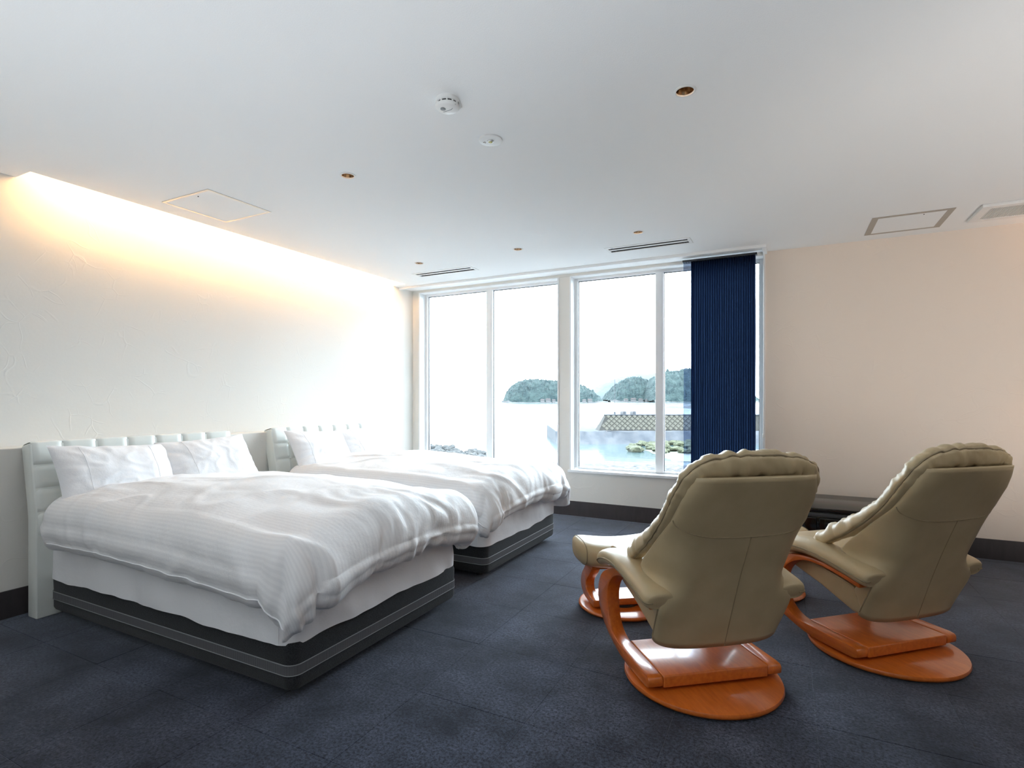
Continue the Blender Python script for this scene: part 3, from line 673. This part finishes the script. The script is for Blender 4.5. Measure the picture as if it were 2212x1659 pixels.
    for s in (-1, 1):
        MB().tube([np.array(shell_pt(s, v)) + np.array([s * .007, -.004, 0]) for v in np.linspace(0.02, .34, 16)], .0038, 6).obj('piping', M['leather_seam'], sh)
    # back cushion: puckered rim rolled round the shell, plus padded front
    half = [(.258, .175, .505, .012), (.266, .105, .538, .032), (.273, .03, .578, .042), (.279, -.06, .630, .045), (.282, -.15, .693, .043), (.281, -.235, .770, .041), (.277, -.300, .850, .042), (.266, -.345, .920, .044), (.238, -.370, .968, .046), (.185, -.380, .992, .049), (.10, -.385, 1.002, .052), (0, -.386, 1.005, .053)]
    pts = [(-a, b, c, d) for a, b, c, d in half] + half[-2::-1]; pth = spline(pts, 190); m = len(pth)
    C, Rr = pth[:, :3], pth[:, 3]; T = np.gradient(C, axis=0); T /= np.linalg.norm(T, axis=1)[:, None]; s_ = np.r_[0, np.cumsum(np.linalg.norm(np.diff(C, axis=0), axis=1))]
    out_dir = C - np.array([0, -.12, .62]); rows = []; pip = []; pip2 = []
    for i in range(m):
        o_ = out_dir[i].copy(); o_[1] *= .0; o_ -= T[i] * (o_ @ T[i]); o_ /= np.linalg.norm(o_); b_ = np.cross(T[i], o_)
        if b_[1] > 0: b_ = -b_                # b_ points to the rear
        row = []
        for k in range(28):
            t = 2 * math.pi * k / 28; pk = 1 + .24 * pn(s_[i] * 26, .6 * math.cos(t) + 3, .5 * math.sin(t)) + .14 * pn(s_[i] * 60, math.cos(t), 5.)
            cr = .82 if (abs(math.degrees(t) - 38) < 8) else 1.   # pinch at the piping
            fl = 1.25 if math.sin(t) < 0 else .62
            row.append(C[i] + Rr[i] * pk * cr * (o_ * math.cos(t) * .95 + b_ * math.sin(t) * fl))
        rows.append(row); t = math.radians(38); pk = 1 + .24 * pn(s_[i] * 26, .6 * math.cos(t) + 3, .5 * math.sin(t))
        pip.append(C[i] + Rr[i] * pk * .90 * (o_ * math.cos(t) * .95 + b_ * math.sin(t) * .62))
    cu = MB().grid(rows, cv=True); cu.f.append(tuple(range(28))); cu.f.append(tuple((m-1)*28 + k for k in range(28)))
    A = np.linspace(-1, 1, 25); Zz = np.linspace(.43, .995, 28); fr = []
    for z in Zz:
        yb = -.100 - .385 * (z - .2); w = np.interp(z, [.43, .6, .8, .92, .995], [.235, .262, .262, .245, .19])
        fr.append([(a * w, yb + .03 + .095 * (1 - abs(a)**3) * (1 - ((z - .7) / .31) ** 4 * .8) + .012 * math.sin((z - .43) * 34) * (1 - a*a) + .05 * a * a * np.interp(z, [.43, .6, .8], [1, 1, 0]), z) for a in A])
    cu.grid(fr)
    co = cu.obj('back_cushion', L, root, smooth=75, recalc=False)
    MB().tube(np.array(pip)[4:-4], .0042, 6).obj('piping', M['leather_seam'], co)
    return root
rec = make_recliner()
rec2 = copy_tree(rec)
for o, c, a, lb in ((rec, (-.343, 2.53), 38.2, 'cream leather recliner with cherry wood arms, left of the two, facing the window'), (rec2, (.43, 3.235), 43., 'cream leather recliner with cherry wood arms, right of the two, by the black cabinet')):
    o.location = (*c, 0); o.rotation_euler = (0, 0, math.radians(a)); tag(o, lb, 'armchair', 'cream recliner chairs')

def make_stool():
    root = empty('footstool'); W, L = M['wood'], M['leather']
    MB().lathe([(.242, .005), (.252, .009), (.256, .018), (.252, .026), (.244, .028)], 80).obj('base_disc', W, root, smooth=50)
    MB().lathe([(.10, .028), (.10, .042)], 24).obj('swivel', M['slot'], root)
    MB().box(-.15, .15, -.095, .095, .042, .080).obj('base_plate', W, root, bevel=.006, seg=3)
    prof = [tuple(p) for p in spline([(-.10, .042), (.06, .042), (.13, .06), (.165, .10), (.15, .16), (.10, .21), (.06, .25)], 24)] + [tuple(p) for p in spline([(-.06, .25), (-.02, .21), (.04, .16), (.055, .12), (.03, .093), (-.03, .08), (-.10, .08)], 24)]
    for s in (-1, 1):
        a, b = sorted((s * .1505, s * .205)); prism(prof, a, b).obj('side_support', W, root, bevel=.005, seg=2, ang=50)
    MB().box(-.205, .205, -.07, .07, .25, .266).obj('cushion_board', W, root, bevel=.004)
    # saddle cushion, rounded ends with piping
    n, k = 44, 36; rows = []; U = np.linspace(-1, 1, n)
    def sec(u, t):
        e = (1 - abs(u) ** 9) ** (1/3.) if abs(u) < 1 else 0
        hy = .165 * (.10 + .90 * e); dip = -.014 * (1 - u*u) ; th = .078 * (.25 + .75 * e); c, d = math.cos(t), math.sin(t)
        y = hy * np.sign(c) * abs(c) ** .62; zz = th * np.sign(d) * abs(d) ** .75
        lift = .020 * abs(u) ** 2
        return (u * .285, y - .03 * (d < 0) * abs(d) * 0, .338 + lift + zz + (dip if d > 0 else dip * .2) * abs(d))
    for u in U: rows.append([sec(u, 2*math.pi*j/k) for j in range(k)])
    c = MB().grid(rows, cv=True); c.f.append(tuple(range(k))); c.f.append(tuple((n-1)*k + j for j in range(k)))
    co = c.obj('cushion', L, root, smooth=60)
    for s in (-1, 1): MB().tube([np.array(sec(s * .90, 2*math.pi*j/48)) * np.array([1, 1.012, 1.0]) for j in range(48)], .003, 6, closed=True).obj('piping', M['leather_seam'], co)
    return root
st = make_stool(); st2 = copy_tree(st)
for o, c, a, lb in ((st, (-.891, 3.195), 36., 'cream leather footstool on a cherry disc base before the left recliner'), (st2, (-.15, 3.87), 41., 'footstool on a cherry disc base before the right recliner, mostly hidden')):
    o.location = (*c, 0); o.rotation_euler = (0, 0, math.radians(a)); tag(o, lb, 'footstool', 'cream footstools')

# ------------------------------------------------------------------ low black cabinet
r = empty('media_cabinet', (.40, 5.09, 0)); tag(r, 'low glossy black media cabinet against the window wall behind the chairs', 'cabinet')
hx, y0, y1 = .56, -.355, .345
MB().box(-hx, hx, y0, y1, .386, .416).obj('top', M['black_top'], r, bevel=.003)
MB().box(-hx + .01, hx - .01, y0 + .03, y1, .05, .380).obj('body', M['black_gloss'], r, bevel=.003)
MB().box(-hx + .01, hx - .01, y0 + .012, y0 + .032, .346, .374).obj('front_rail', M['grey_trim'], r, bevel=.002)
for k in range(3):
    a = -hx + .012 + k * (2 * hx - .024) / 3; b = a + (2 * hx - .024) / 3 - .012
    d = MB().box(a, b, y0 + .012, y0 + .029, .075, .340).obj('door', M['black_gloss'], r, bevel=.008, seg=3)
MB().box(-hx + .05, hx - .05, y0 + .07, y1 - .02, 0, .05).obj('plinth', M['slot'], r)

# ------------------------------------------------------------------ outside: bay, quay, islands
FW = np.array([-math.sin(YAW), math.cos(YAW), 0]); RT = np.array([math.cos(YAW), math.sin(YAW), 0])
SEA = -3.75
def at(d, s, z): return FW * d + RT * s + np.array([0, 0, z])
def out_mat(name, c, c2, scale, rough=.9, bump=0, bscale=None, dist=.05, contrast=(.35, .65)):
    return mat(name, c, rough, c2=c2, scale=scale, detail=5, bump=bump, bscale=bscale, dist=dist, spec=.2, contrast=contrast)
M['concrete'] = out_mat('quay_concrete', (.024, .028, .035), (.045, .048, .054), .9, bump=.4, bscale=3)
M['stone'] = out_mat('ashlar_stone', (.034, .033, .028), (.062, .059, .048), .8, bump=.5, bscale=8)
M['grout'] = out_mat('wall_grout', (.014, .014, .013), (.022, .021, .019), 2.)
M['rock'] = out_mat('shore_rock', (.016, .018, .020), (.045, .046, .046), 2., bump=.6, bscale=6)
M['weed_rock'] = out_mat('weedy_rock', (.018, .022, .012), (.052, .056, .034), 2.5, bump=.6, bscale=6)
M['gravel'] = out_mat('beach_gravel', (.008, .009, .011), (.05, .05, .053), 3., bump=.8, bscale=10, contrast=(.42, .56))
M['mud'] = out_mat('green_tidal_flat', (.020, .025, .016), (.036, .040, .029), .6, rough=.4)
M['forest'] = out_mat('forest_canopy', (.007, .016, .018), (.020, .034, .034), .11, bump=1., bscale=.35, dist=3., contrast=(.38, .62))  # blue cast stands in for haze, put into the canopy colour
M['far_hill'] = out_mat('far_mountain', (.034, .045, .052), (.045, .054, .058), .004)  # pale bluish tone is distance haze put into the base colour
M['cliff'] = out_mat('pale_cliff', (.03, .032, .034), (.065, .066, .066), .12, bump=.6, bscale=.5, dist=1.)
M['house_wall'] = out_mat('house_wall', (.075, .075, .077), (.06, .06, .063), .4)
M['house_roof'] = out_mat('house_roof', (.02, .02, .022), (.035, .028, .027), .5)
def water():
    m, nt, b = nodes('sea_water'); b.inputs['Base Color'].default_value = (.03, .05, .055, 1); b.inputs['Roughness'].default_value = .12; b.inputs['IOR'].default_value = 1.33
    g = N(nt, 'ShaderNodeNewGeometry').outputs['Position']
    n = N(nt, 'ShaderNodeTexNoise', {'Vector': N(nt, 'ShaderNodeMapping', {'Vector': g, 'Scale': (.5, 1.4, 1)}).outputs[0], 'Scale': .8, 'Detail': 4})
    bp = N(nt, 'ShaderNodeBump', {'Height': n.outputs[0], 'Strength': .25, 'Distance': .06}); nt.links.new(bp.outputs[0], b.inputs['Normal']); return m
M['water'] = water(); M['vane_dark'] = out_mat('weathered_pole', (.035, .037, .042), (.045, .047, .052), 3.)
o = MB().add([(-9000, 8, SEA), (9000, 8, SEA), (9000, 9000, SEA), (-9000, 9000, SEA)], [(0, 1, 2, 3)]).obj('sea', M['water'], smooth=0, recalc=False); tag(o, 'calm pale sea stretching to the horizon', 'sea', kind='stuff')
# gravel bank below the window
sl, dl = np.linspace(-60, 60, 180), np.linspace(9, 46, 60); G = np.zeros((len(sl), len(dl), 3))
for i, s in enumerate(sl):
    edge = 44.2 - .19 * (s - 3) if s > 2.2 else 44.2 - 2.6 * (2.2 - s)
    for j, d in enumerate(dl): G[i, j] = at(d, s, SEA + .45 - .55 * float(sstep(edge - 7, edge + .6, d)) + .05 * float(pn(s * .9, d * .9)) + .03 * float(pn(s * 3, d * 3)))
o = MB().grid(G, flip=True).obj('gravel_bank', M['gravel'], smooth=60, recalc=False); tag(o, 'grey gravel bank along the shore below the window', 'gravel', kind='stuff')
sl, dl = np.linspace(10.2, 40, 40), np.linspace(43, 53, 14)
o = MB().grid([[at(d, s, SEA + .02 + .02 * float(pn(s, d)) - .25 * float(sstep(13.5, 10.2, s))) for d in dl] for s in sl], flip=True).obj('tidal_flat', M['mud'], smooth=60, recalc=False); tag(o, 'green tidal flat between gravel and weedy rocks', 'mud flat', kind='stuff')
def rock_mesh(seed, m):
    bm = bmesh.new(); bmesh.ops.create_icosphere(bm, subdivisions=2, radius=1)
    for v in bm.verts:
        c = v.co.copy(); k = 1 + .35 * float(pn(c.x * 1.3 + seed, c.y * 1.3, c.z * 1.3)) + .15 * float(pn(c.x * 3, c.y * 3 + seed, c.z * 3)); v.co = Vector((c.x * k, c.y * k * .85, c.z * k * .65))
    me = bpy.data.meshes.new('boulder'); bm.to_mesh(me); bm.free(); me.materials.append(m); return me
rk = [rock_mesh(s, M['rock']) for s in (1.2, 4.7, 8.1, 12.4)]; wk = [rock_mesh(s, M['weed_rock']) for s in (2.2, 5.7, 9.1, 13.4)]
rd = random.Random(11)
for k in range(120):
    u = 925 + (k % 60) * 2.4 + rd.uniform(-2, 2); top = 955 + (u - 935) * .16 + 4 * math.sin(u * .09); v = top + 14 + rd.random() ** 1.5 * 26
    d = 4.9 * 1163 / (v - 862); s = (u - 1106) / 1163 * d; o = link('boulder', rk[k % 4], None); q = rd.uniform(.26, .50)
    o.location = at(d, s, SEA + .12 + rd.uniform(0, .25)); o.scale = (q, q, q); o.rotation_euler = (rd.uniform(-.3, .3), rd.uniform(-.3, .3), rd.uniform(0, 6))
    tag(o, 'grey boulder in the heap at the water edge below the left window', 'boulder', 'shore boulders outside the left window')
for k in range(80):
    u = rd.uniform(1362, 1560); v = rd.uniform(957, 979) + (1 - min(1, (u - 1362) / 40)) * 3
    d = 4.95 * 1163 / (v - 862); s = (u - 1106) / 1163 * d; o = link('boulder', wk[k % 4], None); q = rd.uniform(.3, .75)
    o.location = at(d, s, SEA + .08 + rd.uniform(0, .15)); o.scale = (q, q, q * .8); o.rotation_euler = (rd.uniform(-.3, .3), rd.uniform(-.3, .3), rd.uniform(0, 6))
    tag(o, 'yellow-green weedy boulder in the bed below the quay', 'boulder', 'weedy boulders below the quay')
# quay and battered stone wall
def obox(d0, d1, s0, s1, z0, z1): 
    m = MB(); m.add([at(d, s, z) for z in (z0, z1) for d in (d0, d1) for s in (s0, s1)], [(0,2,3,1), (4,5,7,6), (0,1,5,4), (2,6,7,3), (0,4,6,2), (1,3,7,5)]); return m
m = MB(); sl = np.linspace(4.9, 34, 90); prof = [(59.2, SEA - .2), (60.1, -3.2), (60.6, -2.42), (60.8, -2.36), (76, -2.36), (76, SEA - .2)]
m.grid([[at(d + .35 * float(pn(s * .7, z * 1.5)) * (d < 60.7), s + (4.9 - s if False else 0), z + .05 * float(pn(s, d))) for d, z in prof] for s in sl])
m.f.append(tuple(range(6)))
r = empty('quay', at(61, 5, SEA)); tag(r, 'low grey concrete quay running out into the bay', 'quay')
o = m.obj('quay_block', M['concrete'], r, smooth=40); o.matrix_parent_inverse = Matrix.Translation(-r.location)
r = empty('stone_wall', at(61.5, 10, -2.36)); tag(r, 'sloping sea wall of diagonal square stones on the quay', 'wall')
inv = Matrix.Translation(-r.location)
D0, D1, Z0, Z1, S0, S1 = 61.35, 62.3, -2.37, -.62, 9.9, 30.
core = MB(); e = .95
core.add([at(D0, S0, Z0), at(D0, S1, Z0), at(D1, S0 + e, Z1), at(D1, S1, Z1), at(D1 + 1.6, S0, Z0), at(D1 + 1.6, S1, Z0), at(D1 + 1.2, S0 + e, Z1), at(D1 + 1.2, S1, Z1)],
         [(0, 1, 3, 2), (2, 3, 7, 6), (4, 6, 7, 5), (0, 2, 6, 4), (1, 5, 7, 3)])
core.obj('core', M['grout'], r, smooth=0).matrix_parent_inverse = inv
up = (at(D1, S0, Z1) - at(D0, S0, Z0)); Ls = float(np.linalg.norm(up)); up /= Ls; nrm = np.cross(RT, up); nrm = -nrm if nrm @ FW > 0 else nrm
q = .205; sm = MB(); c_ = [(-q, -q), (q, -q), (q, q), (-q, q)]; i_ = [(-q + .05, -q + .05), (q - .05, -q + .05), (q - .05, q - .05), (-q + .05, q - .05)]
sm.add([(x, y, 0) for x, y in c_] + [(x, y, .07) for x, y in i_], [(4, 5, 6, 7)] + [(k, (k+1) % 4, 4 + (k+1) % 4, 4 + k) for k in range(4)])
sme = sm.mesh('wall_stone', smooth=0); sme.materials.append(M['stone'])
base = Matrix(((*RT, ), tuple(up), tuple(nrm))).transposed().to_4x4()
g = .43
for i in range(-2, 70):
    for j in range(-70, 70):
        a = (i - j) * g * .7071; b = (i + j) * g * .7071
        if b < .18 or b > Ls - .1 or a < .25 + e * b / Ls or a > 13.5: continue
        st_ = link('wall_stone', sme, None, r); st_.matrix_parent_inverse = inv
        p = at(D0, S0, Z0) + RT * a + up * b + nrm * (.005 + rd.uniform(-.02, .02))
        st_.matrix_basis = Matrix.Translation(p) @ base @ Matrix.Rotation(math.pi/4, 4, 'Z') @ Matrix.Diagonal((rd.uniform(.93, 1), rd.uniform(.93, 1), 1, 1))
cp = obox(D1 - .1, D1 + 1.25, S0 + e - .1, S1, Z1, Z1 + .09); cp.obj('coping', M['concrete'], r, smooth=0).matrix_parent_inverse = inv
for k, u in enumerate((1346, 1367)):
    d = 63.; s = (u - 1106) / 1163 * d; r = empty('crate', at(d, s, Z1 + .09), YAW); tag(r, 'pale box on the sea wall, %s of the two' % ('left', 'right')[k], 'box', 'boxes on the sea wall')
    MB().box(-.32, .02, -.2, .2, 0, .34).obj('body', M['house_wall'], r, bevel=.02); MB().box(.04, .34, -.2, .2, 0, .34).obj('side_cabinet', M['concrete'], r, bevel=.02)
d = 63.; r = empty('flagpole', at(d, (1328 - 1106) / 1163 * d, Z1 + .09)); tag(r, 'thin bare flagpole standing on the sea wall', 'flagpole')
MB().tube([(0, 0, 0), (0, 0, 5.1)], .03, 8).obj('pole', M['vane_dark'], r); MB().lathe([(.12, 0), (.12, .25), (.05, .3)], 12).obj('foot', M['concrete'], r); MB().lathe([(.01, 5.1), (.06, 5.14), (.06, 5.2), (.01, 5.24)], 10).obj('finial', M['alu'], r)
# wooded islands
def hill(name, label, d, prof, m, depth, amp, shore=True, n=260, nd=48):
    us, vs = np.array(prof, float).T; u = np.linspace(us[0], us[-1], n); s = (u - 1106) / 1163 * d; hz = 1.25 + (862 - np.interp(u, us, vs)) / 1163 * d - SEA
    t = np.linspace(-1, 1, nd); r = empty(name, at(d, s[n // 2], SEA)); tag(r, label, 'island' if shore else 'mountain'); inv = Matrix.Translation(-r.location)
    P = np.zeros((n, nd, 3)); cell = depth / 11.
    for j, tt in enumerate(t):
        env = max(0., 1 - abs(tt) ** 2.2) ** .7; hh = hz * env; dd = d + depth * tt + depth
        nz = amp * (np.abs(pn(s / cell, dd / cell, 2.)) * 1.2 + .6 * pn(s / cell * 2.7, dd / cell * 2.7, 5.)) * np.clip(hh / (hz.max() * .25), 0, 1)
        sc_ = dd / d
        P[:, j] = FW * dd + RT * (s * (1 + .0 * sc_))[:, None] + np.array([0, 0, 1.]) * (SEA - .3 + hh + nz - amp * .5)[:, None]
    MB().grid(P, flip=True).obj('slope', m, r, smooth=80, recalc=False).matrix_parent_inverse = inv
    if shore:
        k = 120; u = np.linspace(us[0] - 3, us[-1] + 4, k); s = (u - 1106) / 1163 * d; hh = d / 1163 * (3.5 + 3.5 * np.abs(pn(s / 9., 3.)) + 2.5 * np.abs(pn(s / 3., 8.)))
        Q = [[at(d - 3, a, SEA - .5), ] + [at(d + 4 * w, a, SEA + h_ * w) for w in (.3, .7, 1.)] + [at(d + 30, a, SEA + h_ * .9)] for a, h_ in zip(s, hh)]
        MB().grid(Q, flip=False).obj('rocky_shore', M['cliff'], r, smooth=0).matrix_parent_inverse = inv
    return r
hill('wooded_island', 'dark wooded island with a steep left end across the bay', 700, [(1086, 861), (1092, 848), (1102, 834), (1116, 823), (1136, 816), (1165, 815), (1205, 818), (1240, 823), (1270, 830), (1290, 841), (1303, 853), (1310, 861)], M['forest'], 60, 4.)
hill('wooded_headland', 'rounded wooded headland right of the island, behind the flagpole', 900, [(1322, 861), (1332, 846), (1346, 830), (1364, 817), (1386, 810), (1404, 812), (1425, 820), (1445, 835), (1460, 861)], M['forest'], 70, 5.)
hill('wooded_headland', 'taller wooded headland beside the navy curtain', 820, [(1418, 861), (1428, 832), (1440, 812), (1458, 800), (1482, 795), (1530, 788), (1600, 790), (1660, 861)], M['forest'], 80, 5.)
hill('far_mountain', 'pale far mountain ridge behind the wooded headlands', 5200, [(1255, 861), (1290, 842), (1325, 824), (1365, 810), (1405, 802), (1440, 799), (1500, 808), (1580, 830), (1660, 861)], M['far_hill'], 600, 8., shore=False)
for k, (u0, u1, dd) in enumerate(((1346, 1500, 480.), (1432, 1560, 300.))):
    n = 60; u = np.linspace(u0, u1, n); s = (u - 1106) / 1163 * dd; en = np.clip(np.minimum(np.arange(n), np.arange(n)[::-1]) / 12., 0, 1) ** .6
    P = [[at(dd + 30 * (w - .5) * (.4 + .6 * e_), a, SEA - .2 + 1.5 * e_ * math.sin(math.pi * w) * (1 + .5 * float(pn(a * .2, w * 4)))) for w in np.linspace(0, 1, 10)] for a, e_ in zip(s, en)]
    o = MB().grid(P, flip=True).obj('reef', M['rock'], smooth=30, recalc=False); tag(o, ['long flat reef of dark rock in the bay, farther of the two', 'short flat reef of dark rock in the bay, nearer of the two'][k], 'reef', 'reefs in the bay')
hs = [(1172, 8, 0), (1184, 10, 1), (1196, 7, 0), (1262, 7, 1), (1274, 9, 0), (1352, 8, 1), (1368, 10, 0), (1384, 8, 1), (1398, 7, 0), (1412, 9, 1), (1238, 6, 0), (1220, 7, 1)]
for k, (u, wpx, rf) in enumerate(hs):
    d = 685. if u < 1310 else 880.; w = wpx / 1163 * d; s = (u - 1106) / 1163 * d; r = empty('house', at(d, s, SEA + 2.2), YAW)
    tag(r, 'tiny pale house at the foot of the %s' % ('wooded island' if u < 1310 else 'rounded headland'), 'house', 'houses on the island shore' if u < 1310 else 'houses below the headland')
    MB().box(-w/2, w/2, -3, 3, -2, w * .34).obj('walls', M['house_wall'], r, smooth=0)
    z = w * .34; MB().add([(-w*.55, -3.4, z), (w*.55, -3.4, z), (w*.55, 3.4, z), (-w*.55, 3.4, z), (-w*.45, 0, z + w*.28), (w*.45, 0, z + w*.28)], [(0, 1, 5, 4), (2, 3, 4, 5), (0, 4, 3), (1, 2, 5), (0, 3, 2, 1)]).obj('roof', M['house_roof'], r, smooth=0)
